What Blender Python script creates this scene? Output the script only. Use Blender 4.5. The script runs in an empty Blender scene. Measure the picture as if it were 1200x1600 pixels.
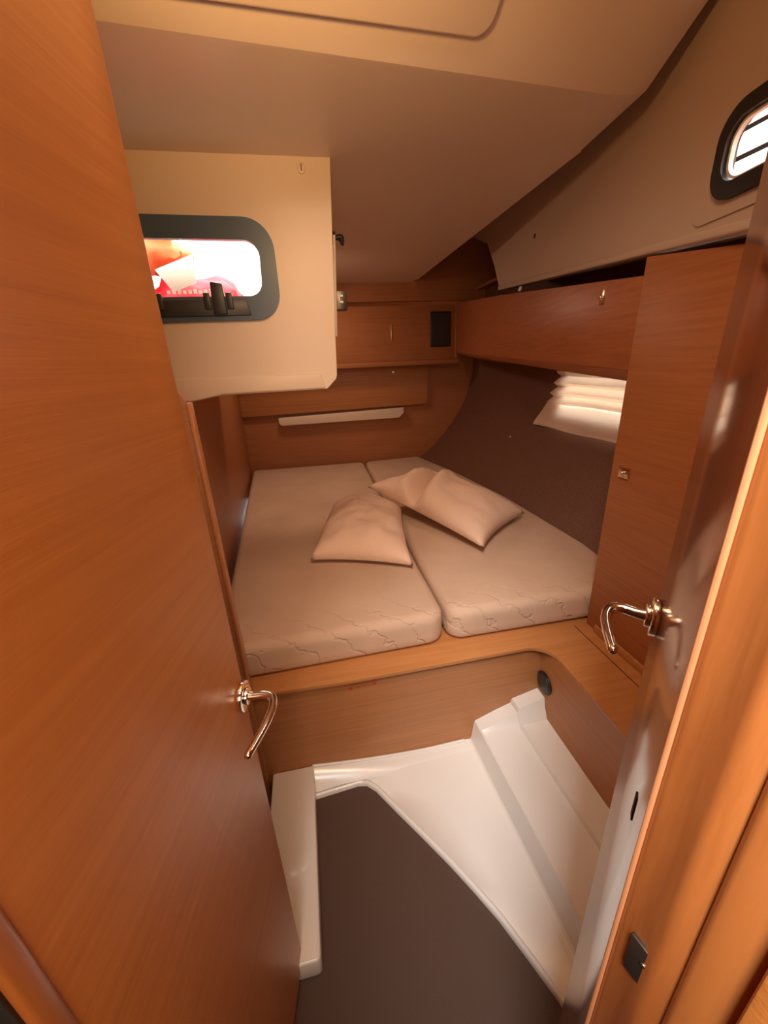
import bpy, bmesh, math, random
from mathutils import Vector, Matrix, noise
random.seed(4)
C = bpy.context.scene.collection

# ------------------------------------------------------------ camera
EYE = Vector((0, 0, 1.4))
cam_d = bpy.data.cameras.new('camera'); cam = bpy.data.objects.new('camera', cam_d); C.objects.link(cam)
cam_d.sensor_fit = 'VERTICAL'; cam_d.sensor_height = 36.0; cam_d.lens = 610/1600*36
cam_d.clip_start = 0.01; cam_d.clip_end = 60
rot = Matrix(((0.98099098, 0.1076276, -0.16147134), (-0.18887973, 0.33872198, -0.92173308), (-0.04451002, 0.9347105, 0.35261188)))
cam.matrix_world = Matrix.Translation(EYE) @ rot.to_4x4()
bpy.context.scene.camera = cam

# ------------------------------------------------------------ world, lamps, exposure
w = bpy.data.worlds.new('world'); bpy.context.scene.world = w; w.use_nodes = True
bg = w.node_tree.nodes['Background']; bg.inputs[0].default_value = (1.0, 0.97, 0.93, 1); bg.inputs[1].default_value = 11.0
vs = bpy.context.scene.view_settings
vs.view_transform = 'Standard'; vs.look = 'None'; vs.gamma = 1; vs.use_curve_mapping = False; vs.exposure = 0.0

def lamp(name, kind, loc, power, col, size=.1, to=None, size_y=None, spread=None):
    d = bpy.data.lights.new(name, kind); d.energy = power; d.color = col
    if kind == 'AREA':
        d.size = size
        if size_y: d.shape = 'RECTANGLE'; d.size_y = size_y
        if spread: d.spread = math.radians(spread)
    else: d.shadow_soft_size = size
    o = bpy.data.objects.new(name, d); C.objects.link(o); o.location = loc
    if to: o.rotation_euler = (Vector(to)-Vector(loc)).to_track_quat('-Z', 'Y').to_euler()
    return o
# saloon: daylight down its hatch, and an added warm fill behind the camera
lamp('hatch_daylight', 'AREA', (-.10, -.45, 2.35), 5.8, (1, .98, .97), .35, to=(.95, .80, .05), size_y=.35, spread=50)
lamp('saloon_fill', 'AREA', (.0, -.9, 1.40), 11.5, (1, .66, .42), .7, to=(.05, 1.6, 1.65))
lamp('cabin_fill', 'AREA', (.12, .26, 2.12), 3.9, (1, .69, .48), .30, to=(.60, 1.7, .40), spread=88)  # added fill above the view, brightens berth and cabinet; no fitting there
lamp('ceiling_fill', 'AREA', (.02, .46, 1.90), 4.0, (1, .53, .16), .12, to=(-.02, .80, 2.25))  # added light that yellows the front ceiling, its real source unknown
lamp('aft_fill', 'AREA', (-.05, 2.85, 1.96), 5.6, (1, .66, .46), .25, to=(.25, 2.75, .5))  # added fill hidden behind the box, lifts the back of the berth

# ------------------------------------------------------------ materials
def mat(name, col, rough=.5, metal=0, spec=.5, coat=0):
    m = bpy.data.materials.new(name); m.use_nodes = True
    b = m.node_tree.nodes['Principled BSDF']
    b.inputs['Base Color'].default_value = (*col, 1); b.inputs['Roughness'].default_value = rough
    b.inputs['Metallic'].default_value = metal; b.inputs['Specular IOR Level'].default_value = spec
    b.inputs['Coat Weight'].default_value = coat
    return m
def nz(m, scale, vec=None, detail=4, rough=.6):
    nt = m.node_tree; n = nt.nodes.new('ShaderNodeTexNoise')
    n.inputs['Scale'].default_value = scale; n.inputs['Detail'].default_value = detail; n.inputs['Roughness'].default_value = rough
    if vec is None:
        vec = nt.nodes.new('ShaderNodeTexCoord').outputs['Object']
    nt.links.new(vec, n.inputs['Vector']); return n
def mapped(m, sc, rotz=0):
    nt = m.node_tree; tc = nt.nodes.new('ShaderNodeTexCoord'); mp = nt.nodes.new('ShaderNodeMapping')
    mp.inputs['Scale'].default_value = sc; mp.inputs['Rotation'].default_value = (0, 0, rotz)
    nt.links.new(tc.outputs['Object'], mp.inputs['Vector']); return mp.outputs['Vector']
def ramp(m, fac, c0, c1, p0=.3, p1=.7):
    r = m.node_tree.nodes.new('ShaderNodeValToRGB'); m.node_tree.links.new(fac, r.inputs[0])
    r.color_ramp.elements[0].position = p0; r.color_ramp.elements[1].position = p1
    r.color_ramp.elements[0].color = (*c0, 1); r.color_ramp.elements[1].color = (*c1, 1); return r.outputs[0]
def bump(m, h, strength, dist):
    b = m.node_tree.nodes.new('ShaderNodeBump'); b.inputs['Strength'].default_value = strength; b.inputs['Distance'].default_value = dist
    m.node_tree.links.new(h, b.inputs['Height'])
    m.node_tree.links.new(b.outputs[0], m.node_tree.nodes['Principled BSDF'].inputs['Normal']); return b
def base(m, col): m.node_tree.links.new(col, m.node_tree.nodes['Principled BSDF'].inputs['Base Color'])
def wood(name, light, dark, sc, rough=.4, bs=.15, coat=0, bd=.002, rotz=0):
    m = mat(name, light, rough, coat=coat)
    v = mapped(m, sc, rotz)
    n1 = nz(m, 1.0, v, 6, .65)
    base(m, ramp(m, n1.outputs[0], dark, light, .32, .62))
    if bs: bump(m, n1.outputs[0], bs, bd)
    m.node_tree.nodes['Principled BSDF'].inputs['Coat Roughness'].default_value = .15
    return m
WL, WD = (.48, .20, .070), (.36, .135, .042)
M = {}
M['door'] = wood('varnished oak door', (.58, .215, .050), (.50, .175, .038), (2.2, 60, 75), .38, .45, coat=.3, bd=.002)
M['door'].node_tree.nodes['Principled BSDF'].inputs['Coat Roughness'].default_value = .3
M['wood_x'] = wood('wood grain across', (.48, .205, .075), (.40, .16, .055), (2.5, 60, 90), .38, .08)
M['wood_y'] = wood('wood grain along', (.42, .145, .055), (.33, .105, .036), (40, 2.5, 90), .4, .12)
M['wood_s'] = wood('wood grain footwell side', (.48, .205, .075), (.41, .165, .058), (60, 2.5, 80), .42, .05)
M['wood_yz'] = wood('wood grain cabinet', (.44, .165, .055), (.36, .125, .038), (60, 3.5, 110), .4, .08)
M['ledge'] = wood('wood ledge', (.53, .235, .080), (.45, .185, .058), (3, 60, 90), .32, .05)
M['post'] = wood('varnished solid wood', (.50, .175, .045), (.34, .10, .024), (25, 25, 2.2), .28, .12, coat=.4)
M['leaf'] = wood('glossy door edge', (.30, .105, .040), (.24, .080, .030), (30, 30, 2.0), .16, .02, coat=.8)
M['lip'] = wood('wood lipping', (.62, .27, .12), (.50, .20, .08), (30, 30, 2), .3, .05)
M['back'] = wood('wood back wall', (.42, .165, .060), (.35, .125, .043), (2.5, 50, 80), .42, .05)
M['cream'] = mat('cream gelcoat', (.78, .64, .50), .38)
M['tray'] = mat('moulded cream ceiling', (.80, .67, .56), .34)
bump(M['tray'], nz(M['tray'], 220).outputs[0], .05, .001)
M['lining'] = mat('cream vinyl lining', (.58, .46, .37), .5)
bump(M['lining'], nz(M['lining'], 260).outputs[0], .08, .001)
M['liner'] = mat('white gelcoat', (.80, .78, .73), .22, coat=.2)
M['hull'] = mat('brown vinyl', (.17, .075, .045), .55)
base(M['hull'], ramp(M['hull'], nz(M['hull'], 120).outputs[0], (.13, .055, .034), (.20, .092, .058)))
M['floor'] = mat('brown cabin sole', (.10, .055, .036), .62)
base(M['floor'], ramp(M['floor'], nz(M['floor'], 700, detail=2).outputs[0], (.060, .032, .021), (.100, .056, .038)))
M['chrome'] = mat('chrome', (.85, .80, .74), .07, 1)
M['brass'] = mat('nickel catch', (.75, .62, .50), .25, 1)
M['black'] = mat('black plastic', (.012, .012, .014), .35)
M['rubber'] = mat('dark blue grey frame', (.075, .125, .19), .35)
M['hinge'] = mat('grey black hinge', (.035, .036, .042), .4)
M['white'] = mat('white plastic', (.85, .83, .78), .4)
M['dark'] = mat('dark void', (.02, .012, .009), .8)
M['pewter'] = mat('dark strike plate', (.10, .085, .07), .35, .8)
M['red'] = mat('red bag fabric', (.62, .006, .022), .6)
M['peach'] = mat('peach cloth', (.62, .17, .055), .7)
M['redink'] = mat('red print', (.60, .05, .02), .6)
M['grille'] = mat('speaker cloth', (.03, .02, .017), .8)
M['shell'] = mat('outer shell paint', (.50, .24, .10), .6)
M['gel'] = mat('outside gelcoat', (.85, .85, .83), .4)
gl = mat('window glass', (1, 1, 1), .02); gl.node_tree.nodes['Principled BSDF'].inputs['Transmission Weight'].default_value = 1
gl.node_tree.nodes['Principled BSDF'].inputs['IOR'].default_value = 1.02; M['glass'] = gl
# mattress ticking: fine weave and quilted wavy stitch lines
def ticking():
    m = mat('mattress ticking', (.72, .55, .41), .85, spec=.2)
    nt = m.node_tree; tc = nt.nodes.new('ShaderNodeTexCoord')
    nd = nz(m, 17, tc.outputs['Object'], 2)
    mix = nt.nodes.new('ShaderNodeVectorMath'); mix.operation = 'MULTIPLY_ADD'
    mix.inputs[1].default_value = (.09, .09, .09); nt.links.new(nd.outputs['Color'], mix.inputs[0]); nt.links.new(tc.outputs['Object'], mix.inputs[2])
    wv = nt.nodes.new('ShaderNodeTexWave'); wv.inputs['Scale'].default_value = 4.6; wv.inputs['Distortion'].default_value = 2.5
    wv.inputs['Detail'].default_value = 1; wv.bands_direction = 'DIAGONAL'
    nt.links.new(mix.outputs[0], wv.inputs['Vector'])
    r = nt.nodes.new('ShaderNodeValToRGB'); r.color_ramp.elements[0].position = .0; r.color_ramp.elements[1].position = .055
    nt.links.new(wv.outputs['Fac'], r.inputs[0])
    # the stitching shows on the boxed side and the front rim, the top is worn smooth
    sep = nt.nodes.new('ShaderNodeSeparateXYZ'); nt.links.new(tc.outputs['Object'], sep.inputs[0])
    mr = nt.nodes.new('ShaderNodeMapRange'); mr.inputs[1].default_value = 1.12; mr.inputs[2].default_value = 1.26; mr.inputs[3].default_value = .8; mr.inputs[4].default_value = .06
    nt.links.new(sep.outputs[1], mr.inputs[0])
    inv = nt.nodes.new('ShaderNodeMath'); inv.operation = 'SUBTRACT'; inv.inputs[0].default_value = 1; nt.links.new(r.outputs[0], inv.inputs[1])
    mu = nt.nodes.new('ShaderNodeMath'); mu.operation = 'MULTIPLY'; nt.links.new(inv.outputs[0], mu.inputs[0]); nt.links.new(mr.outputs[0], mu.inputs[1])
    b1 = bump(m, mu.outputs[0], .6, .005); b1.invert = True
    n2 = nz(m, 420, tc.outputs['Object'], 2)
    b2 = nt.nodes.new('ShaderNodeBump'); b2.inputs['Strength'].default_value = .25; b2.inputs['Distance'].default_value = .001
    nt.links.new(n2.outputs[0], b2.inputs['Height']); nt.links.new(b1.outputs[0], b2.inputs['Normal'])
    nt.links.new(b2.outputs[0], nt.nodes['Principled BSDF'].inputs['Normal'])
    base(m, ramp(m, nz(m, 3.5, tc.outputs['Object'], 3).outputs[0], (.60, .43, .31), (.68, .50, .37)))
    return m
M['tick'] = ticking()
M['pillow'] = mat('pillow cotton', (.88, .66, .52), .85, spec=.2)
bump(M['pillow'], nz(M['pillow'], 60, detail=4).outputs[0], .45, .006)
def blindmat():
    m = bpy.data.materials.new('pleated blind cloth'); m.use_nodes = True; nt = m.node_tree
    out = nt.nodes['Material Output']; nt.nodes.remove(nt.nodes['Principled BSDF'])
    d = nt.nodes.new('ShaderNodeBsdfDiffuse'); d.inputs[0].default_value = (.86, .70, .56, 1)
    t = nt.nodes.new('ShaderNodeBsdfTranslucent'); t.inputs[0].default_value = (.90, .72, .54, 1)
    mx = nt.nodes.new('ShaderNodeMixShader'); mx.inputs[0].default_value = .10
    nt.links.new(d.outputs[0], mx.inputs[1]); nt.links.new(t.outputs[0], mx.inputs[2]); nt.links.new(mx.outputs[0], out.inputs[0]); return m
M['blind'] = blindmat()

# ------------------------------------------------------------ builders
def link(name, me, m, parent=None, smooth=False):
    o = bpy.data.objects.new(name, me); C.objects.link(o)
    if m: me.materials.append(M[m])
    if parent: o.parent = parent
    if smooth:
        for p in me.polygons: p.use_smooth = True
    return o
def autosmooth(o, deg=35):
    me = o.data; bm = bmesh.new(); bm.from_mesh(me)
    for f in bm.faces: f.smooth = True
    for e in bm.edges:
        if len(e.link_faces) == 2 and e.calc_face_angle(0) > math.radians(deg): e.smooth = False
    bm.to_mesh(me); bm.free(); return o
def obj(name, bm, m, parent=None, deg=35):
    bmesh.ops.recalc_face_normals(bm, faces=bm.faces)
    me = bpy.data.meshes.new(name); bm.to_mesh(me); bm.free()
    return autosmooth(link(name, me, m, parent), deg)
def tag(o, label, cat, group=None):
    o['label'] = label; o['category'] = cat
    if group: o['group'] = group
    return o
def struct(o, label=None, cat=None):
    o['kind'] = 'structure'
    if label: o['label'] = label
    if cat: o['category'] = cat
    return o
def empty(name, loc=(0, 0, 0), rz=0):
    o = bpy.data.objects.new(name, None); C.objects.link(o); o.location = loc; o.rotation_euler = (0, 0, rz); o.empty_display_size = .05
    return o
def thing(name, label, cat, loc=(0, 0, 0), rz=0, group=None): return tag(empty(name, loc, rz), label, cat, group)
def adopt(root):
    """children given in world coordinates: keep them there"""
    inv = Matrix.Translation(root.location).inverted() if root.rotation_euler.z == 0 else (Matrix.Translation(root.location) @ Matrix.Rotation(root.rotation_euler.z, 4, 'Z')).inverted()
    for c in root.children: c.matrix_parent_inverse = inv
def poly_ext(bm, loop, vec):
    """closed solid: loop (list of 3D points) extruded by vec"""
    vec = Vector(vec); a = [bm.verts.new(p) for p in loop]; b = [bm.verts.new(Vector(p)+vec) for p in loop]
    n = len(loop); bm.faces.new(a); bm.faces.new(b[::-1])
    for i in range(n): bm.faces.new((a[i], b[i], b[(i+1) % n], a[(i+1) % n]))
def bev(bm, r, seg=3, deg=40):
    if r <= 0: return
    es = [e for e in bm.edges if len(e.link_faces) == 2 and e.calc_face_angle(0) > math.radians(deg)]
    bmesh.ops.bevel(bm, geom=es, offset=r, segments=seg, affect='EDGES', profile=.5, clamp_overlap=True)
def slab(name, loop, vec, m, parent=None, r=.002, seg=2):
    bm = bmesh.new(); poly_ext(bm, loop, vec); bmesh.ops.recalc_face_normals(bm, faces=bm.faces); bev(bm, r, seg)
    return obj(name, bm, m, parent)
def box(name, a, b, m, parent=None, r=.002, seg=2):
    x0, y0, z0 = a; x1, y1, z1 = b
    return slab(name, [(x0, y0, z0), (x1, y0, z0), (x1, y1, z0), (x0, y1, z0)], (0, 0, z1-z0), m, parent, r, seg)
def rr(pts, rad, seg=6):
    """round the corners of a 2D polygon; rad number or list"""
    out = []; n = len(pts)
    for i in range(n):
        r = rad[i] if isinstance(rad, (list, tuple)) else rad
        p = Vector(pts[i]); a = (Vector(pts[i-1])-p); b = (Vector(pts[(i+1) % n])-p)
        if r <= 0: out.append(tuple(p)); continue
        la, lb = a.length, b.length; a.normalize(); b.normalize()
        ang = a.angle(b); t = min(r/math.tan(ang/2), la*.49, lb*.49); r = t*math.tan(ang/2)
        c = p+(a+b).normalized()*(r/math.sin(ang/2)); s = p+a*t-c; e = p+b*t-c
        a0 = math.atan2(s.y, s.x); a1 = math.atan2(e.y, e.x); d = a1-a0
        while d > math.pi: d -= 2*math.pi
        while d < -math.pi: d += 2*math.pi
        for k in range(seg+1): out.append((c.x+r*math.cos(a0+d*k/seg), c.y+r*math.sin(a0+d*k/seg)))
    return out
def holed(name, outer, holes, vec, m, parent=None, r=0):
    """plate with holes: 3D coplanar loops"""
    bm = bmesh.new(); es = []
    for lp in [outer]+holes:
        v = [bm.verts.new(p) for p in lp]
        for i in range(len(v)): es.append(bm.edges.new((v[i], v[(i+1) % len(v)])))
    bmesh.ops.triangle_fill(bm, use_beauty=True, use_dissolve=False, edges=es)
    ret = bmesh.ops.extrude_face_region(bm, geom=bm.faces[:])
    bmesh.ops.translate(bm, vec=Vector(vec), verts=[g for g in ret['geom'] if isinstance(g, bmesh.types.BMVert)])
    bmesh.ops.recalc_face_normals(bm, faces=bm.faces)
    return obj(name, bm, m, parent)
def tube(name, pts, rads, m, parent=None, seg=14, sub=6):
    P = [Vector(p) for p in pts]; R = rads if isinstance(rads, (list, tuple)) else [rads]*len(P)
    Q, S = [], []
    for i in range(len(P)-1):
        p0 = P[max(i-1, 0)]; p1 = P[i]; p2 = P[i+1]; p3 = P[min(i+2, len(P)-1)]
        for k in range(sub):
            t = k/sub
            Q.append(.5*((2*p1)+(p2-p0)*t+(2*p0-5*p1+4*p2-p3)*t*t+(3*p1-p0-3*p2+p3)*t**3)); S.append(R[i]*(1-t)+R[i+1]*t)
    Q.append(P[-1]); S.append(R[-1])
    bm = bmesh.new(); rings = []; up = None
    for i, q in enumerate(Q):
        t = (Q[min(i+1, len(Q)-1)]-Q[max(i-1, 0)]).normalized()
        if up is None: up = t.orthogonal()
        up = (up-t*up.dot(t)).normalized(); s = t.cross(up)
        rings.append([bm.verts.new(q+(up*math.cos(a)+s*math.sin(a))*S[i]) for a in [2*math.pi*j/seg for j in range(seg)]])
    for a, b in zip(rings, rings[1:]):
        for j in range(seg): bm.faces.new((a[j], a[(j+1) % seg], b[(j+1) % seg], b[j]))
    def cap(ring, d, r):
        prev = ring; c = sum((v.co for v in ring), Vector())/seg
        for f in (.45, .8):
            new = [bm.verts.new(c+(v.co-c)*math.sqrt(1-f*f)+d*r*f) for v in ring]
            for j in range(seg): bm.faces.new((prev[j], prev[(j+1) % seg], new[(j+1) % seg], new[j]))
            prev = new
        bm.faces.new(prev)
    cap(rings[0], (Q[0]-Q[1]).normalized(), S[0]); cap(rings[-1], (Q[-1]-Q[-2]).normalized(), S[-1])
    return obj(name, bm, m, parent, 60)
def disc(name, c, nrm, r, h, m, parent=None, seg=28, bevr=.0015, sx=1.0):
    n = Vector(nrm).normalized(); q = n.to_track_quat('Z', 'Y').to_matrix()
    lp = [Vector(c)+q @ Vector((r*sx*math.cos(2*math.pi*k/seg), r*math.sin(2*math.pi*k/seg), 0)) for k in range(seg)]
    return slab(name, lp, n*h, m, parent, bevr, 2)
def sheet(name, rows, m, parent=None, thick=0, skip=None, deg=40):
    """grid of 3D points (rows of equal length)"""
    bm = bmesh.new(); V = [[bm.verts.new(p) for p in r] for r in rows]
    for i in range(len(V)-1):
        for j in range(len(V[0])-1):
            if skip and skip(i, j): continue
            bm.faces.new((V[i][j], V[i][j+1], V[i+1][j+1], V[i+1][j]))
    bmesh.ops.recalc_face_normals(bm, faces=bm.faces)
    if thick:
        ret = bmesh.ops.solidify(bm, geom=bm.faces[:], thickness=thick)
    return obj(name, bm, m, parent, deg)

# ------------------------------------------------------------ the shell behind and around the cabin
struct(box('floor', (-1.4, -2.2, -.06), (1.8, 3.8, 0), 'floor', r=0))
struct(box('wall_saloon_left', (-1.4, -2.2, 0), (-1.34, .12, 2.45), 'shell', r=0))
struct(box('wall_saloon_right', (1.45, -2.2, 0), (1.5, .12, 2.45), 'shell', r=0))
struct(box('wall_saloon_rear', (-1.34, -2.2, 0), (1.45, -2.15, 2.45), 'shell', r=0))
struct(box('ceiling_saloon', (-1.4, -2.2, 2.45), (1.5, .2, 2.5), 'cream', r=0))
struct(box('wall_bulkhead_left', (-1.4, .12, 0), (-.262, .15, 2.45), 'wood_x', r=.002))
struct(box('wall_bulkhead_right', (.262, .12, 0), (1.5, .15, 2.45), 'wood_x', r=.002))
struct(box('wall_cabin_left', (-.95, .15, -.06), (-.90, 3.7, 2.45), 'back', r=0))

# ------------------------------------------------------------ ceiling: flat tray, rising front with a raised panel
TZ = 2.0
def crease(x): return 1.085+(x-.2)*.085
prof = [(-.93, .30), (-.50, .27), (-.05, .026), (-.008, .0045), (0, .001), (.008, 0), (.35, 0)]
xs = [-.9, -.3, .2, .6, .80, .875, .905, .925]
rows = []
for (dy, z) in prof:
    row = []
    for x in xs:
        e = max(0, (x-.84)/.08); y = 1.40 if dy == .35 else crease(x)+dy
        row.append((x, y, TZ+z+.016*e*e*(1 if -.4 < dy < .3 else 0)))
    row.append((.93, y, TZ+z+.05)); row.append((.93, y, 2.36)); rows.append(row)
struct(sheet('ceiling', rows, 'tray', deg=14))
# aft part of the tray, with the cockpit well cut out of it
out = rr([(-.9, 1.40), (.93, 1.40), (.93, 2.6), (.93, 3.30), (.87, 3.44), (-.9, 3.44)], [0, 0, 0, .02, .02, 0], 3)
hole = [(-.80, 1.54), (.10, 1.54), (.10, 2.435), (-.80, 2.435)]
struct(holed('ceiling_tray', [(x, y, TZ) for x, y in out], [[(x, y, TZ) for x, y in hole]], (0, 0, .12), 'tray'))
# raised panel on the rising front
def rise(x, y): return TZ+.52*(crease(x)-y)
pl = rr([(-.55, .55), (.452, .55), (.452, crease(.452)-.058), (-.55, crease(-.55)-.040)], [.05, .05, .035, .05], 6)
struct(slab('trim_1', [(x, y, rise(x, y)+.004) for x, y in pl], (0, -.007, -.014), 'tray', r=.006, seg=3))
struct(box('ceiling_edge', (.931, 1.38, 2.03), (.945, 3.46, 2.34), 'lining', r=0))
struct(box('wall_outboard_aft', (1.72, 2.50, 1.40), (1.75, 3.75, 2.34), 'back', r=0))
struct(box('ceiling_outboard_aft', (1.45, 2.52, 1.94), (1.75, 3.75, 1.96), 'back', r=0))
struct(box('wall_outboard_step', (1.26, 2.52, 1.84), (1.75, 2.54, 2.34), 'back', r=0))
struct(box('ceiling_deck', (.90, .15, 2.30), (1.26, 2.52, 2.34), 'lining', r=0))
struct(box('ceiling_deck_aft', (.90, 2.52, 2.30), (1.76, 3.7, 2.34), 'lining', r=0))
struct(box('ceiling_deck_rear', (-.95, 3.44, 2.12), (1.75, 3.75, 2.16), 'lining', r=0))

# ------------------------------------------------------------ right side: lining with window, side deck, hull
LP = Vector((.93, .79, 0)); LD = Vector((.27, 1.69, 0)).normalized(); LN = Vector((-LD.y, LD.x, 0))   # LN points into the cabin
def lin(s, z, off=0): return LP+LD*s+LN*off+Vector((0, 0, z))
def zb(s): return 1.626+.160*s/1.70      # lower edge rises aft
so = [(-.66, zb(-.66)), (1.70, zb(1.70)), (1.745, 1.835), (1.84, 1.94), (2.02, 2.10), (2.35, 2.215), (2.42, 2.30), (-.66, 2.30)]
win = rr([(-.19, 1.727), (.109, 1.727), (.109, 1.850), (-.19, 1.850)], .045, 6)
struct(holed('wall_right', [lin(s, z) for s, z in so], [[lin(s, z) for s, z in win]], -LN*.02, 'lining'))
# rolled lower rim and aft return of the lining
struct(slab('trim_2', [lin(-.66, zb(-.66)+.018, .012), lin(1.70, zb(1.70)+.022, .012), lin(1.70, zb(1.70)-.002, .012), lin(-.66, zb(-.66)-.002, .012)], -LN*.05, 'lining', r=.005, seg=3))
# side deck above the lockers
struct(slab('ceiling_side_deck', [lin(-.66, zb(-.66)+.04, -.02), lin(1.74, zb(1.74)+.04, -.02), (1.75, 2.53, 1.86), (1.75, .1, 1.68)], (0, 0, .03), 'back', r=0))
hs = [(1.00, .05, 1.20, 1.52), (1.60, .05, 1.22, 1.56), (2.0, .05, 1.215, 1.56), (2.25, .05, 1.20, 1.56), (2.7, .04, 1.145, 1.55), (3.1, .03, 1.08, 1.545), (3.4, 0, 1.02, 1.53), (3.62, -.03, .975, 1.525)]
zz = [0, .25, .52, .62, .74, .86, .97, 1.06, 1.28, 1.36, 1.95]
def hullx(i, z):
    y, xb, xm, xt = hs[i]
    if z < .52: return xb+(xm-xb)*(z/.52)**.8
    t = min(1, (z-.52)/.84); return xm+(xt-xm)*math.sin(t*math.pi/2)**.85
# finer in y
ys = [1.06+.06*k for k in range(44)]
def hx(y, z):
    for i in range(len(hs)-1):
        if hs[i][0] <= y <= hs[i+1][0] or i == len(hs)-2:
            t = (y-hs[i][0])/(hs[i+1][0]-hs[i][0]); return hullx(i, z)*(1-t)+hullx(i+1, z)*t
rows = [[(hx(y, z), y, z) for z in zz] for y in ys]
def hsk(i, j): return 1.50 <= ys[i] < 2.16 and zz[j] == 1.06
struct(sheet('wall_hull', rows, 'hull', skip=hsk, deg=50))
struct(box('wall_outer_right', (1.46, .15, -.06), (1.50, 1.02, 1.66), 'dark', r=0))

# ------------------------------------------------------------ back wall, left wall
struct(box('wall_back', (-.90, 3.60, .30), (1.75, 3.64, 2.06), 'back', r=0))
struct(box('wall_back_beam', (-.90, 3.42, 1.868), (1.74, 3.45, 2.3), 'back', r=.003))
lw = [(-.272, 1.02, 0), (-.40, 1.12, 0), (-.56, 3.60, 0), (-.60, 3.60, 0), (-.45, 1.12, 0), (-.31, 1.02, 0)]
struct(slab('wall_left', [(-.395, 1.03, .42), (-.565, 3.60, .42), (-.60, 3.60, .42), (-.43, 1.03, .42)], (0, 0, .90), 'back', r=0))
# bulkhead panel at the foot of the berth opening
struct(slab('trim_3', [(-.90, 1.0, 0), (-.273, 1.0, 0), (-.273, 1.0, 1.330), (-.305, 1.0, 1.395), (-.90, 1.0, 1.44)], (0, .02, 0), 'wood_x', r=.002))
struct(slab('trim_4', [(-.276, .996, .44), (-.266, .996, .44), (-.266, .996, 1.338), (-.276, .996, 1.338)], (0, .028, 0), 'lip', r=.003))

# ------------------------------------------------------------ cockpit well moulding with its window
cw = thing('cockpit_moulding', 'cream moulded box hanging from the ceiling over the left mattress, holding a window', 'moulding', (-.3, 1.5, 1.33))
bw_ = rr([(-.80, 1.31), (-.385, 1.31), (-.285, 1.326), (.075, 1.328), (.112, 1.362), (.147, 2.0), (-.80, 2.0)], [0, .0, .01, .012, .015, .0, 0], 4)
wo = rr([(-.66, 1.612), (-.104, 1.620), (-.094, 1.787), (-.66, 1.796)], [.03, .045, .05, .03], 6)
holed('front_panel', [(x, 1.5, z) for x, z in bw_], [[(x, 1.5, z) for x, z in wo]], (0, .03, 0), 'cream', cw)
slab('side_panel', [(.117, 1.53, 1.37), (.147, 1.53, 2.0), (.120, 1.53, 2.0), (.09, 1.53, 1.37)], (0, .93, 0), 'cream', cw, r=.001)
slab('bottom_panel', [(-.80, 1.53, 1.312), (.085, 1.53, 1.332), (.108, 1.53, 1.372), (-.80, 1.53, 1.372)], (0, .93, 0), 'cream', cw, r=.001)
box('rear_panel', (-.80, 2.428, 1.32), (.10, 2.46, 2.3), 'gel', cw)
box('outboard_panel', (-.85, 1.5, 1.32), (-.80, 2.49, 2.3), 'gel', cw)
slab('lower_lip', [(-.52, 1.494, 1.386), (.058, 1.494, 1.380), (.070, 1.494, 1.330), (-.284, 1.494, 1.328), (-.385, 1.494, 1.311), (-.52, 1.494, 1.311)], (0, .012, 0), 'cream', cw, r=.005, seg=3)
adopt(cw)
sc = tag(disc('screw_cap', (.057, 1.5, 1.972), (0, -1, 0), .0155, .005, 'cream', sx=.8), 'small round cream screw cap at the top of the hanging box', 'screw cap')
s_ = box('slot', (.0555, 1.4942, 1.963), (.0585, 1.4960, 1.981), 'pewter', r=0); s_.parent = sc
wn = struct(empty('window_1', (-.3, 1.49, 1.7)))
fo = rr([(-.72, 1.558), (-.052, 1.558), (-.052, 1.842), (-.72, 1.850)], [.05, .082, .088, .05], 9)
fi = rr([(-.68, 1.630), (-.106, 1.628), (-.098, 1.782), (-.68, 1.790)], [.03, .042, .045, .03], 7)
holed('frame', [(x, 1.488, z) for x, z in fo], [[(x, 1.488, z) for x, z in fi]], (0, .018, 0), 'rubber', wn)
fi2 = rr([(-.675, 1.624), (-.102, 1.622), (-.094, 1.787), (-.675, 1.795)], [.03, .042, .045, .03], 7)
slab('pane', [(x, 1.508, z) for x, z in fi2], (0, .004, 0), 'glass', wn, r=0)
for hx_ in (-.455, -.245):
    h = slab('hinge', [(hx_-.020, 1.470, 1.575), (hx_+.022, 1.470, 1.575), (hx_+.020, 1.470, 1.662), (hx_-.016, 1.470, 1.668)], (0, .018, 0), 'hinge', wn, r=.003)
    for sx_ in (-.034, .034):
        slab('knuckle', [(hx_+sx_-.011, 1.476, 1.590), (hx_+sx_+.011, 1.476, 1.590), (hx_+sx_+.010, 1.476, 1.638), (hx_+sx_-.010, 1.476, 1.638)], (0, .012, 0), 'hinge', h, r=.003)
slab('lower_rail', [(-.66, 1.482, 1.572), (-.15, 1.482, 1.572), (-.16, 1.482, 1.618), (-.66, 1.482, 1.622)], (0, .006, 0), 'hinge', wn, r=.002)
adopt(wn)
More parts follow.
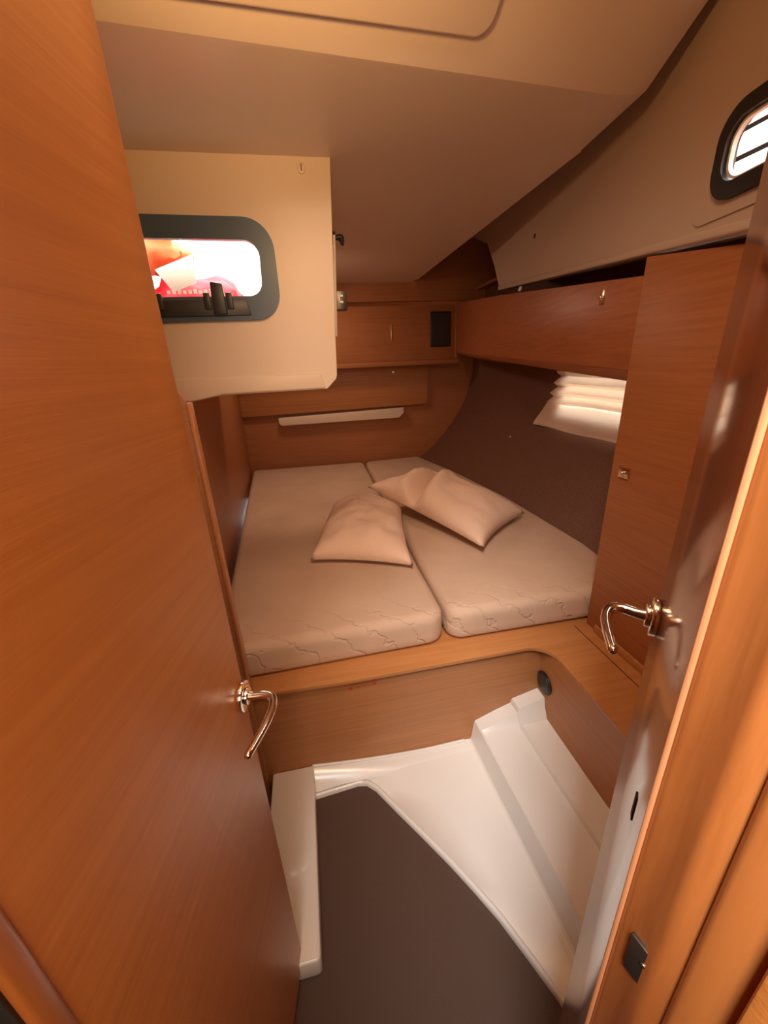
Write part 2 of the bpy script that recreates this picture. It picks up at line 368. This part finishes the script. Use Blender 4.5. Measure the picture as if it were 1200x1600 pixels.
# what lies outside that window, in the cockpit well
def blob(name, c, r, m, parent=None, sx=(1, 1, 1), amp=.12, fr=5, seed=0, sub=4):
    bm = bmesh.new(); bmesh.ops.create_icosphere(bm, subdivisions=sub, radius=1)
    for v in bm.verts:
        d = v.co.normalized(); k = 1+amp*noise.fractal(d*fr*.4+Vector((seed, 0, 0)), 1, 2, 4)
        v.co = Vector((d.x*sx[0], d.y*sx[1], max(-.85, d.z)*sx[2]))*r*k+Vector(c)
    return obj(name, bm, m, parent, 80)
bag = tag(blob('duffel_bag', (-.40, 1.82, 1.56), .185, 'red', sx=(1.35, .85, 1.02), amp=.25), 'soft red bag with a white tag, seen through the left window', 'bag')
bag['label'] = 'bright red bag outside the left window'
tg = slab('tag', [(-.46, 1.64, 1.735), (-.41, 1.62, 1.665), (-.33, 1.62, 1.690), (-.33, 1.64, 1.78)], (0, .004, 0), 'white', bag, r=.001)
tag(blob('towel', (-.56, 1.80, 1.83), .13, 'peach', sx=(1.25, .8, .75), amp=.3, seed=5), 'peach coloured cloth lying over the red bag outside the left window', 'cloth')
for k in range(9):
    l_ = box('lettering', (-.425+k*.017, 1.6005, 1.655), (-.425+k*.017+.010, 1.602, 1.655+.010+.002*(k % 3)), 'white', bag, r=0)
# latch knob and switch on the box's right side
kn = thing('hook', 'small black hook knob on the upper right side of the hanging box', 'hook', (.155, 1.52, 1.80))
disc('base', (.138, 1.53, 1.80), (1, 0, 0), .018, .010, 'black', kn); tube('stem', [(.146, 1.53, 1.80), (.166, 1.53, 1.800), (.170, 1.53, 1.782)], [.006, .011, .005], 'black', kn); adopt(kn)
sw = thing('light_switch', 'grey switch with small white marks on the right side of the hanging box', 'switch', (.14, 1.53, 1.62))
box('switch_plate', (.128, 1.52, 1.585), (.172, 1.56, 1.645), 'pewter', sw, r=.003)
box('switch_mark', (.145, 1.516, 1.625), (.158, 1.5205, 1.631), 'white', sw, r=0); box('switch_mark', (.145, 1.516, 1.606), (.158, 1.5205, 1.612), 'white', sw, r=0); box('switch_mark', (.143, 1.516, 1.606), (.147, 1.5205, 1.631), 'white', sw, r=0)
adopt(sw)
ep = tag(slab('edge_strip', [(.118, 1.496, 1.50), (.127, 1.496, 1.50), (.146, 1.496, 1.80), (.138, 1.496, 1.80)], (0, .004, 0), 'lining', r=.001), 'thin pale metal strip down the right edge of the hanging box', 'edge strip')

# ------------------------------------------------------------ right window
w2 = struct(empty('window_2', tuple(lin(0, 1.79))))
fo = rr([(-.22, 1.700), (.128, 1.700), (.128, 1.872), (-.22, 1.872)], .06, 8)
fi = rr([(-.185, 1.732), (.104, 1.732), (.104, 1.842), (-.185, 1.842)], .04, 7)
holed('frame', [lin(s, z, .014) for s, z in fo], [[lin(s, z, .014) for s, z in fi]], -LN*.03, 'black', w2)
fi2 = rr([(-.183, 1.734), (.102, 1.734), (.102, 1.840), (-.183, 1.840)], .04, 7)
fi3 = rr([(-.178, 1.739), (.097, 1.739), (.097, 1.835), (-.178, 1.835)], .036, 7)
holed('gasket', [lin(s, z, .004) for s, z in fi2], [[lin(s, z, .004) for s, z in fi3]], -LN*.01, 'white', w2)
slab('pane', [lin(s, z, -.004) for s, z in fi2], -LN*.004, 'glass', w2, r=0)
so2 = rr([(-.26, 1.672), (.175, 1.672), (.175, 1.905), (-.26, 1.905)], .03, 6)
holed('surround', [lin(s, z, .004) for s, z in so2], [[lin(s, z, .004) for s, z in fo]], -LN*.006, 'lining', w2)
adopt(w2)
ft = thing('slatted_screen', 'white slats with grey gaps outside the right window', 'screen', (2.4, 2.4, 1.7))
for k in range(15):
    z0 = 1.62+k*.118
    box('slat', (2.30, 1.70, z0), (2.33, 3.60, z0+.086), 'gel', ft, r=.004)
box('backing', (2.37, 1.70, 1.60), (2.39, 3.60, 3.40), 'pewter', ft, r=0)
adopt(ft)

# ------------------------------------------------------------ overhead locker on the right
v0 = Vector((.957, 1.09, 0)); v1 = Vector((1.272, 3.386, 0)); ld = (v1-v0).normalized(); lnn = Vector((-ld.y, ld.x, 0))
def L(s, z, off=0): return v0+ld*s+lnn*off+Vector((0, 0, z))
LL = (v1-v0).length
ol = thing('overhead_locker', 'long reddish wooden overhead locker along the hull above the blind', 'locker', (1.1, 2.2, 1.4))
slab('front_panel', [L(0, 1.352), L(LL, 1.470), L(LL, 1.842), L(1.25, 1.738), L(0, 1.600)], -lnn*.018, 'wood_y', ol, r=.002)
slab('bottom_rail', [L(0, 1.352, -.002), L(LL, 1.470, -.002), L(LL, 1.450, -.03), L(0, 1.315, -.03)], -lnn*.02, 'wood_y', ol, r=.003)
slab('shelf', [L(0, 1.335, -.03), L(LL, 1.452, -.03), (1.51, 3.40, 1.40), (1.51, 1.10, 1.315)], (0, 0, .012), 'wood_y', ol, r=0)
for s, z in ((.19, 1.575),):
    pt = L(s, z)
    c_ = slab('catch_plate', [L(s-.012, z-.022, .003), L(s+.012, z-.022, .003), L(s+.012, z+.022, .003), L(s-.012, z+.022, .003)], -lnn*.004, 'brass', ol, r=.001)
    disc('push_button', L(s, z-.002, .003), lnn, .006, .006, 'chrome', c_, bevr=.001)
adopt(ol)
tag(disc('rail_button', L(.93, 1.717, -.002), lnn+Vector((0, 0, .4)), .012, .008, 'white', seg=16), 'small white button on the top edge of the overhead locker', 'button')
tag(disc('lining_screw', tuple(lin(1.20, 1.928)), LN, .010, .003, 'pewter', seg=14, bevr=.001), 'small dark screw in the cream lining right of the ceiling', 'screw')

# ------------------------------------------------------------ rear locker on the back wall
rl = thing('rear_locker', 'wooden locker box across the back wall with a black speaker at its right end', 'locker', (.4, 3.4, 1.4))
box('front_panel', (-.62, 3.40, 1.425), (1.285, 3.415, 1.835), 'back', rl, r=.002)
box('end_trim', (1.270, 3.393, 1.425), (1.290, 3.401, 1.835), 'wood_x', rl, r=.002)
box('bottom_rail', (-.62, 3.388, 1.385), (1.30, 3.42, 1.424), 'back', rl, r=.003)
box('underside', (-.62, 3.42, 1.40), (1.30, 3.60, 1.415), 'back', rl, r=0)
box('handle_strip', (.722, 3.393, 1.575), (.731, 3.401, 1.700), 'brass', rl, r=.001)
adopt(rl)
sp = thing('speaker', 'small black rectangular speaker at the right end of the rear locker', 'speaker', (1.14, 3.40, 1.65))
box('bezel', (1.055, 3.390, 1.520), (1.228, 3.3995, 1.785), 'black', sp, r=.003)
box('grille_cloth', (1.066, 3.3885, 1.531), (1.217, 3.3898, 1.774), 'grille', sp, r=0); adopt(sp)
fl = thing('hinged_flap', 'flat wooden flap under the rear locker with a rounded lower right corner', 'flap', (.4, 3.58, 1.2))
f2 = rr([(-.56, 1.035), (1.075, 1.050), (1.075, 1.384), (-.56, 1.384)], [.01, .04, .005, .01], 5)
slab('panel', [(x, 3.545, z) for x, z in f2], (0, .05, 0), 'wood_x', fl, r=.003)
disc('catch', (.765, 3.545, 1.335), (0, -1, 0), .013, .008, 'brass', fl); adopt(fl)
tag(slab('light_batten', [(x, 3.52, z) for x, z in rr([(-.262, .945), (.800, .945), (.842, .985), (.842, 1.032), (-.262, 1.010)], [.03, .03, .03, .005, .005], 4)], (0, .075, 0), 'cream', r=.006, seg=3), 'long pale cream strip light low on the back wall', 'light')

# ------------------------------------------------------------ hull window with pleated blind, studs
bl = thing('pleated_blind', 'crumpled pale pleated blind hanging over the hull window', 'blind', (1.45, 1.9, 1.1))
prof = [(1.345, .050), (1.312, .070), (1.285, .030), (1.252, .072), (1.228, .028), (1.196, .068), (1.172, .030), (1.143, .062), (1.128, .035)]
def bl_rows(pr, y0, y1, n, lean):
    rows = []
    for k in range(n+1):
        t = k/n; y = y0+(y1-y0)*t; r = []
        for (z, off) in pr:
            yy = y+(z-1.2)*lean*(1-t)
            wob = .004*math.sin(14*t+z*31)
            r.append((hx(max(1.0, min(3.5, yy)), z)-off+wob, yy, z+.003*math.sin(9*t+z*20)))
        rows.append(r)
    return rows
sheet('pleats', bl_rows(prof, 2.28, 1.44, 14, -.2), 'blind', bl, deg=12)
sheet('bottom_band', bl_rows([(1.135, .030), (1.08, .034), (1.0, .030), (.985, .020)], 2.30, 1.44, 14, -.5), 'blind', bl, deg=20)
adopt(bl)
wv = struct(empty('window_3', (1.5, 1.8, 1.2)))
sheet('pane', [[(hx(y, z)+.01, y, z) for z in (1.05, 1.29)] for y in (1.49, 1.82, 2.17)], 'glass', wv); adopt(wv)
tag(disc('snap_stud', (hx(2.62, .87)-.002, 2.62, .87), (-1, -.2, .5), .012, .006, 'chrome', seg=16), 'small silver snap stud on the dark brown hull side', 'stud')
tag(disc('blind_knob', (hx(1.58, 1.135)-.09, 1.58, 1.135), (-1, -.4, 0), .017, .014, 'pewter', seg=18), 'round dark knob holding the blind next to the tall cabinet', 'knob')

# ------------------------------------------------------------ hanging locker (tall cabinet) at the right
hl = thing('hanging_locker', 'tall plain wooden cabinet to the right of the mattress with a small catch', 'cabinet', (1.2, .7, .44))
slab('front_panel', [(.957, 1.09, .440), (.957, .155, .440), (.957, .155, 1.55), (.957, .80, 1.606), (.957, 1.09, 1.645)], (.018, 0, 0), 'wood_yz', hl, r=.002)
box('side_panel', (.975, 1.075, .44), (1.45, 1.092, 1.62), 'wood_y', hl, r=.001)
box('plinth', (.948, .155, .4402), (.957, 1.04, .470), 'ledge', hl, r=.002)
c_ = box('catch_plate', (.950, 1.012, 1.032), (.957, 1.052, 1.066), 'brass', hl, r=.001)
tube('push_button', [(.951, 1.036, 1.046), (.944, 1.030, 1.050)], .006, 'chrome', c_)
adopt(hl)

# ------------------------------------------------------------ berth base
bb = thing('berth_base', 'wooden berth base with a ledge in front of the mattresses, open footwell below', 'berth', (.2, 1.04, .05))
slab('front_panel', [(-.385, 1.035, 0), (.742, 1.035, 0), (.742, 1.035, .428), (-.385, 1.035, .428)], (0, .018, 0), 'wood_x', bb, r=0)
slab('side_panel', [(.742, .155, 0), (.742, 1.045, 0), (.742, 1.045, .428), (.742, .155, .428)], (.018, 0, 0), 'wood_s', bb, r=0)
tp = rr([(-.385, 1.024), (.04, 1.0095), (.742, 1.016), (.742, .155), (1.44, .155), (1.44, 1.05), (1.12, 1.10), (1.11, 2.2), (.93, 3.58), (-.54, 3.58), (-.39, 1.2)], [0, 0, .075, 0, 0, 0, 0, 0, 0, 0, 0], 8)
slab('berth_top', [(x, y, .426) for x, y in tp], (0, 0, .014), 'ledge', bb, r=.002)
box('joint_line', (.902, .15, .4400), (.905, 1.085, .4406), 'dark', bb, r=0)
adopt(bb)
vt = thing('vent_cover', 'round black plastic vent in the right side of the footwell', 'vent', (.742, 1.0, .27))
disc('rim', (.742, .995, .285), (-1, 0, 0), .043, .006, 'black', vt); disc('hub', (.736, .995, .285), (-1, 0, 0), .034, .002, 'hinge', vt)
disc('screw', (.7345, 1.0, .305), (-1, 0, 0), .004, .0015, 'pewter', vt, seg=10, bevr=.0004); adopt(vt)
st = thing('warning_sticker', 'small clear sticker with faint red print on the front of the berth', 'sticker', (.08, 1.03, .41))
q = [(.030, 1.0348, .376), (.128, 1.0348, .382), (.128, 1.0348, .397), (.030, 1.0348, .391)]
slab('film', q, (0, -.0006, 0), 'wood_x', st, r=0)
for k, (x, w_, h_) in enumerate([(.032, .012, .010), (.050, .006, .004), (.060, .008, .006), (.072, .005, .004), (.081, .010, .005), (.095, .006, .004), (.105, .005, .004), (.114, .012, .010)]):
    zc = .376+(x-.030)*.06+.0075
    box('print', (x, 1.0334, zc-h_/2), (x+w_, 1.0342, zc+h_/2), 'redink', st, r=0)
adopt(st)

# ------------------------------------------------------------ mattresses
def mattress(name, poly, z0, z1, rads, label, er=.035):
    """polygon with rounded corners; rounded top and bottom edges, slightly crowned top"""
    pts = rr(poly, rads, 8)
    # resample edges
    P = []
    n = len(pts)
    for i in range(n):
        a = Vector(pts[i]); b = Vector(pts[(i+1) % n]); k = max(1, int((b-a).length/.07))
        for j in range(k): P.append(a.lerp(b, j/k))
    n = len(P)
    area = sum(P[i].x*P[(i+1) % n].y-P[(i+1) % n].x*P[i].y for i in range(n)); sg = 1 if area > 0 else -1
    N = []
    for i in range(n):
        t = (P[(i+1) % n]-P[i-1]).normalized(); N.append(Vector((-t.y, t.x))*sg)
    bm = bmesh.new(); rings = []
    prof = [(er, z0)]+[(er*(1-math.sin(a)), z0+.02*(1-math.cos(a))) for a in (.5, 1.0)]+[(0, z0+.02+(z1-z0-.02-er)*t) for t in (0, .33, .66)]
    prof += [(er*(1-math.cos(a)), z1-er+er*math.sin(a)) for a in (0, .4, .8, 1.2, math.pi/2)]
    for off, z in prof:
        rings.append([bm.verts.new((P[i].x+N[i].x*off, P[i].y+N[i].y*off, z)) for i in range(n)])
    for a, b in zip(rings, rings[1:]):
        for j in range(n): bm.faces.new((a[j], a[(j+1) % n], b[(j+1) % n], b[j]))
    bm.faces.new(rings[0][::-1])
    es = [bm.edges.get((rings[-1][i], rings[-1][(i+1) % n])) for i in range(n)]
    bmesh.ops.triangle_fill(bm, use_beauty=True, edges=es)
    o = obj(name, bm, 'tick', None, 60); return tag(o, label, 'mattress', 'mattresses side by side on the berth')
mattress('mattress', [(-.375, 1.088), (.402, 1.106), (.405, 1.50), (.425, 2.3), (.450, 3.535), (-.548, 3.575)], .442, .570, [.02, .07, 0, 0, .06, .04], 'left cream mattress, longest against the wooden left wall')
mattress('mattress', [(.412, 1.106), (1.18, 1.106), (1.225, 1.48), (1.205, 2.2), (1.12, 2.9), (.985, 3.575), (.465, 3.535), (.435, 2.3), (.415, 1.50)], .442, .570, [.06, .02, .05, .05, .02, .04, .05, 0, 0], 'right cream mattress, its side quilting showing, beside the dark hull')

# ------------------------------------------------------------ pillows
def pillow(name, c, h, label, fold=None, seed=0, n=40):
    c = [Vector(p) for p in c]; bm = bmesh.new(); top = []; bot = []
    for i in range(n+1):
        rt = []; rb = []
        for j in range(n+1):
            u, v = i/n, j/n; U, W = 2*u-1, 2*v-1
            # sides bow in between the corners
            uu = u-.035*U*(1-W*W)*abs(U)**2; vv = v-.035*W*(1-U*U)*abs(W)**2
            p = c[0]*(1-uu)*(1-vv)+c[1]*uu*(1-vv)+c[2]*uu*vv+c[3]*(1-uu)*vv
            k = max(0, (1-U*U)*(1-W*W))**.42
            q = Vector((p.x, p.y, 0))
            wr = noise.fractal(q*9+Vector((seed, 0, 0)), 1, 2, 4)*.010*min(1, k*2)+noise.fractal(q*3.5+Vector((0, seed, 0)), 1, 2, 3)*.016*k
            f = 0
            if fold:
                a, b, dpt, wd = fold; A_ = Vector(a); B_ = Vector(b); ab = (B_-A_); t = (Vector((u, v))-A_).dot(ab)/ab.length_squared
                t = max(0, min(1, t)); dist = ((Vector((u, v))-A_)-ab*t).length; f = dpt*math.exp(-(dist/wd)**2)-.45*dpt*math.exp(-((dist-2.0*wd)/wd)**2)
            rt.append(Vector((p.x, p.y, p.z+h*k+wr-f*k)))
            rb.append(Vector((p.x, p.y, p.z-.022*k)))
        top.append(rt); bot.append(rb)
    VT = [[bm.verts.new(p) for p in r] for r in top]
    VB = [[VT[i][j] if i in (0, n) or j in (0, n) else bm.verts.new(bot[i][j]) for j in range(n+1)] for i in range(n+1)]
    for i in range(n):
        for j in range(n):
            bm.faces.new((VT[i][j], VT[i+1][j], VT[i+1][j+1], VT[i][j+1]))
            bm.faces.new((VB[i][j], VB[i][j+1], VB[i+1][j+1], VB[i+1][j]))
    return tag(obj(name, bm, 'pillow', None, 179), label, 'pillow', 'pillows on the berth')
pillow('pillow', [(-.065, 1.60, .598), (.365, 1.425, .598), (.475, 2.08, .602), (.10, 2.32, .602)], .150, 'square pale pillow lying flat on the left mattress, under the other one', seed=3)
pillow('pillow', [(.30, 2.24, .715), (.70, 1.47, .615), (1.085, 1.80, .615), (.72, 2.42, .650)], .145, 'long pale pillow with a deep crease, resting across onto the right mattress', fold=((.44, 0), (.30, .8), .085, .055), seed=8)

# ------------------------------------------------------------ white moulded floor liner
fl_ = thing('floor_liner', 'glossy white moulded liner stepping up around the brown cabin floor', 'floor liner', (.3, .8, 0))
curve = [(-.120, .955), (.030, .968), (.060, .962), (.088, .936), (.144, .853), (.205, .765), (.262, .681), (.310, .603), (.351, .531), (.390, .445), (.420, .375), (.452, .280), (.470, .18)]
outer = [(-.130, 1.036), (.06, 1.036), (.12, 1.036), (.20, 1.036), (.30, 1.036), (.475, 1.036), (.482, .93), (.484, .78), (.487, .66), (.490, .56), (.492, .49), (.493, .40), (.494, .24)]
def hz(i, t):
    return .016+.018*t
rows = []
for i in range(len(curve)):
    a = Vector(curve[i]); b = Vector(outer[i]); d = (b-a).normalized(); r = []
    ln = (b-a).length
    for (off, z) in ((0, 0), (.001, .010), (.004, .015), (.009, .017), (.013, .015), (.018, .009)):
        p = a+d*min(off, ln*.6); r.append((p.x, p.y, z))
    for t in (.3, .6, .9): p = a.lerp(b, max(t, .3)); r.append((p.x, p.y, .010+.020*t))
    p = b; r.append((p.x, p.y, .030)); rows.append(r)
sheet('floor_pan', rows, 'liner', fl_, deg=60)
# stepped side: pan, fillet, riser, tread, small step against the side panel
sprof = [(.478, .028), (.492, .029), (.499, .034), (.503, .045), (.511, .112), (.514, .120), (.520, .124), (.60, .127), (.652, .129), (.655, .131), (.658, .143), (.661, .147), (.741, .150)]
rows = []
for y in (.15, .30, .46, .60, .80, .955, .975, .985, .995, 1.034):
    up = 0 if y < .97 else (.5 if y < .98 else 1)
    sh = -.020*max(0, (y-.5))/.5
    rows.append([(x+sh if x < .74 else x, y, z+(.018*up if z > .125 else 0)+(.055*up*max(0, (x-.56)/.18) if x > .56 else 0)) for x, z in sprof])
sheet('stepped_side', rows, 'liner', fl_, deg=28)
# rim along the foot of the berth front
tube('rim_bead', [(-.12, 1.030, .066), (.02, 1.030, .048), (.16, 1.030, .036), (.30, 1.030, .030), (.45, 1.030, .034)], .006, 'liner', fl_, seg=8)
sheet('rear_fillet', [[(x, 1.036, z1), (x, 1.020, z1-.004), (x, .995, z0+.004), (x, .975, z0-.012)] for x, z0, z1 in ((-.125, .030, .066), (.02, .030, .050), (.16, .028, .037), (.30, .026, .030), (.475, .026, .030))], 'liner', fl_, deg=60)
slab('left_sill', [(x, y, 0) for x, y in rr([(-.26, .530), (-.114, .530), (-.119, 1.034), (-.262, 1.034)], [.01, .012, 0, 0], 4)], (0, 0, .066), 'liner', fl_, r=.006, seg=3)
adopt(fl_)

# ------------------------------------------------------------ lever handles
def lever(parent, s, z, off, side=1):
    """local frame of a door: x along the leaf (towards its free edge), y = out of the face (negative)"""
    h = tube('door_handle', [(s, -off-.004, z), (s, -off-.020, z), (s, -off-.040, z+.001), (s-.006, -off-.054, z), (s-.026, -off-.060, z-.001), (s-.060, -off-.056, z-.002), (s-.105, -off-.045, z-.003)], [.0095, .0075, .0072, .0075, .0068, .0062, .0058], 'chrome', parent)
    bm = bmesh.new(); seg = 28
    lp = [Vector((s+.024*math.cos(2*math.pi*k/seg), -off, z+.026*math.sin(2*math.pi*k/seg))) for k in range(seg)]
    poly_ext(bm, lp, (0, -.009, 0)); bmesh.ops.recalc_face_normals(bm, faces=bm.faces); bev(bm, .002, 2)
    obj('rosette', bm, 'chrome', h)
    bm = bmesh.new(); lp = [Vector((s+.014*math.cos(2*math.pi*k/seg), -off-.009, z+.014*math.sin(2*math.pi*k/seg))) for k in range(seg)]
    poly_ext(bm, lp, (0, -.006, 0)); bmesh.ops.recalc_face_normals(bm, faces=bm.faces); bev(bm, .002, 2)
    obj('collar', bm, 'chrome', h)
    return h
# left door: hinge near the camera, swung open along the left side of the view
a1 = math.radians(90-10)
d1 = struct(empty('door_1', (-.232, .152, 0), a1))
W1 = .4145
leafp = rr([(.030, .035), (W1, .035), (W1, 1.94), (.030, 1.94)], [0, .02, .06, 0], 5)
slab('door_leaf', [(x, 0, z) for x, z in leafp], (0, .022, 0), 'door', d1, r=.003, seg=3)
box('hinge_stile', (.0195, -.002, .03), (.038, .024, 1.94), 'post', d1, r=.004, seg=3)
box('gap_shade', (-.012, .003, .03), (.020, .018, 1.94), 'black', d1, r=.002)  # black strip standing in for the shade in the hinge gap
lever(d1, W1-.018, .893, 0)
# right door: glossy leaf pushed back against the post
a2 = math.radians(90-43)
d2 = struct(empty('door_2', (.220, .158, 0), a2))
W2 = .211
m2 = []
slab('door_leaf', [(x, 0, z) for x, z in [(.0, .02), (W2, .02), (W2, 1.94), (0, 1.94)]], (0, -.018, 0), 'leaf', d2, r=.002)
tube('edge_lipping', [(W2, -.004, .02), (W2, -.004, .7), (W2, -.004, 1.3), (W2, -.004, 1.94)], .0032, 'lip', d2, seg=8, sub=1)
box('latch_slot', (.048, -.0, .995), (.056, .0012, 1.024), 'dark', d2, r=0)
def lever2(parent, s, z):
    h = tube('door_handle', [(s, .004, z), (s, .020, z), (s+.001, .034, z+.001), (s-.004, .044, z), (s-.020, .048, z-.001), (s-.045, .045, z-.002), (s-.075, .038, z-.003)], [.008, .0062, .006, .0062, .0056, .0052, .0048], 'chrome', parent)
    for nm, r_, y0, y1 in (('rosette', .020, 0, .007), ('collar', .012, .007, .012)):
        bm = bmesh.new(); lp = [Vector((s+r_*math.cos(2*math.pi*k/24), y0, z+r_*1.1*math.sin(2*math.pi*k/24))) for k in range(24)]
        poly_ext(bm, lp, (0, y1-y0, 0)); bmesh.ops.recalc_face_normals(bm, faces=bm.faces); bev(bm, .0015, 2); obj(nm, bm, 'chrome', h)
    return h
lever2(d2, W2-.020, 1.128)

# ------------------------------------------------------------ moulded jambs beside the camera
def jamb(name, pts, m, r=.004):
    o = slab(name, [(x, y, 0) for x, y in pts], (0, 0, 2.3), m, r=r, seg=3); return struct(o)
jamb('trim_5', [(.2182, .1595), (.2182, .1568), (.2202, .1550), (.2240, .1600)], 'lip', r=.0015)
jamb('trim_6', [(.2200, .1545), (.2235, .1345), (.2205, .126), (.2215, .119), (.2290, .108), (.262, .10), (.30, .13), (.30, .165), (.225, .163)], 'post')
jamb('trim_7', [(.224, .107), (.229, .088), (.236, .079), (.300, .075), (.300, .118), (.232, .112)], 'post')
jamb('trim_8', [(.226, .078), (.236, .050), (.31, .03), (.31, .078)], 'door')
sk = thing('strike_plate', 'dark square metal strike plate set low in the right door post', 'strike plate', (.222, .135, .92))
slab('plate', [(.2185, .1425, .945), (.2225, .1265, .945), (.2225, .1265, .897), (.2185, .1425, .897)], (.004, .001, 0), 'pewter', sk, r=.0005)
disc('screw', (.2215, .1300, .927), (-1, -.25, 0), .0022, .001, 'brass', sk, seg=10, bevr=.0003); adopt(sk)
jamb('trim_9', [(-.262, .120), (-.245, .122), (-.240, .100), (-.30, .03), (-.36, .05)], 'post')
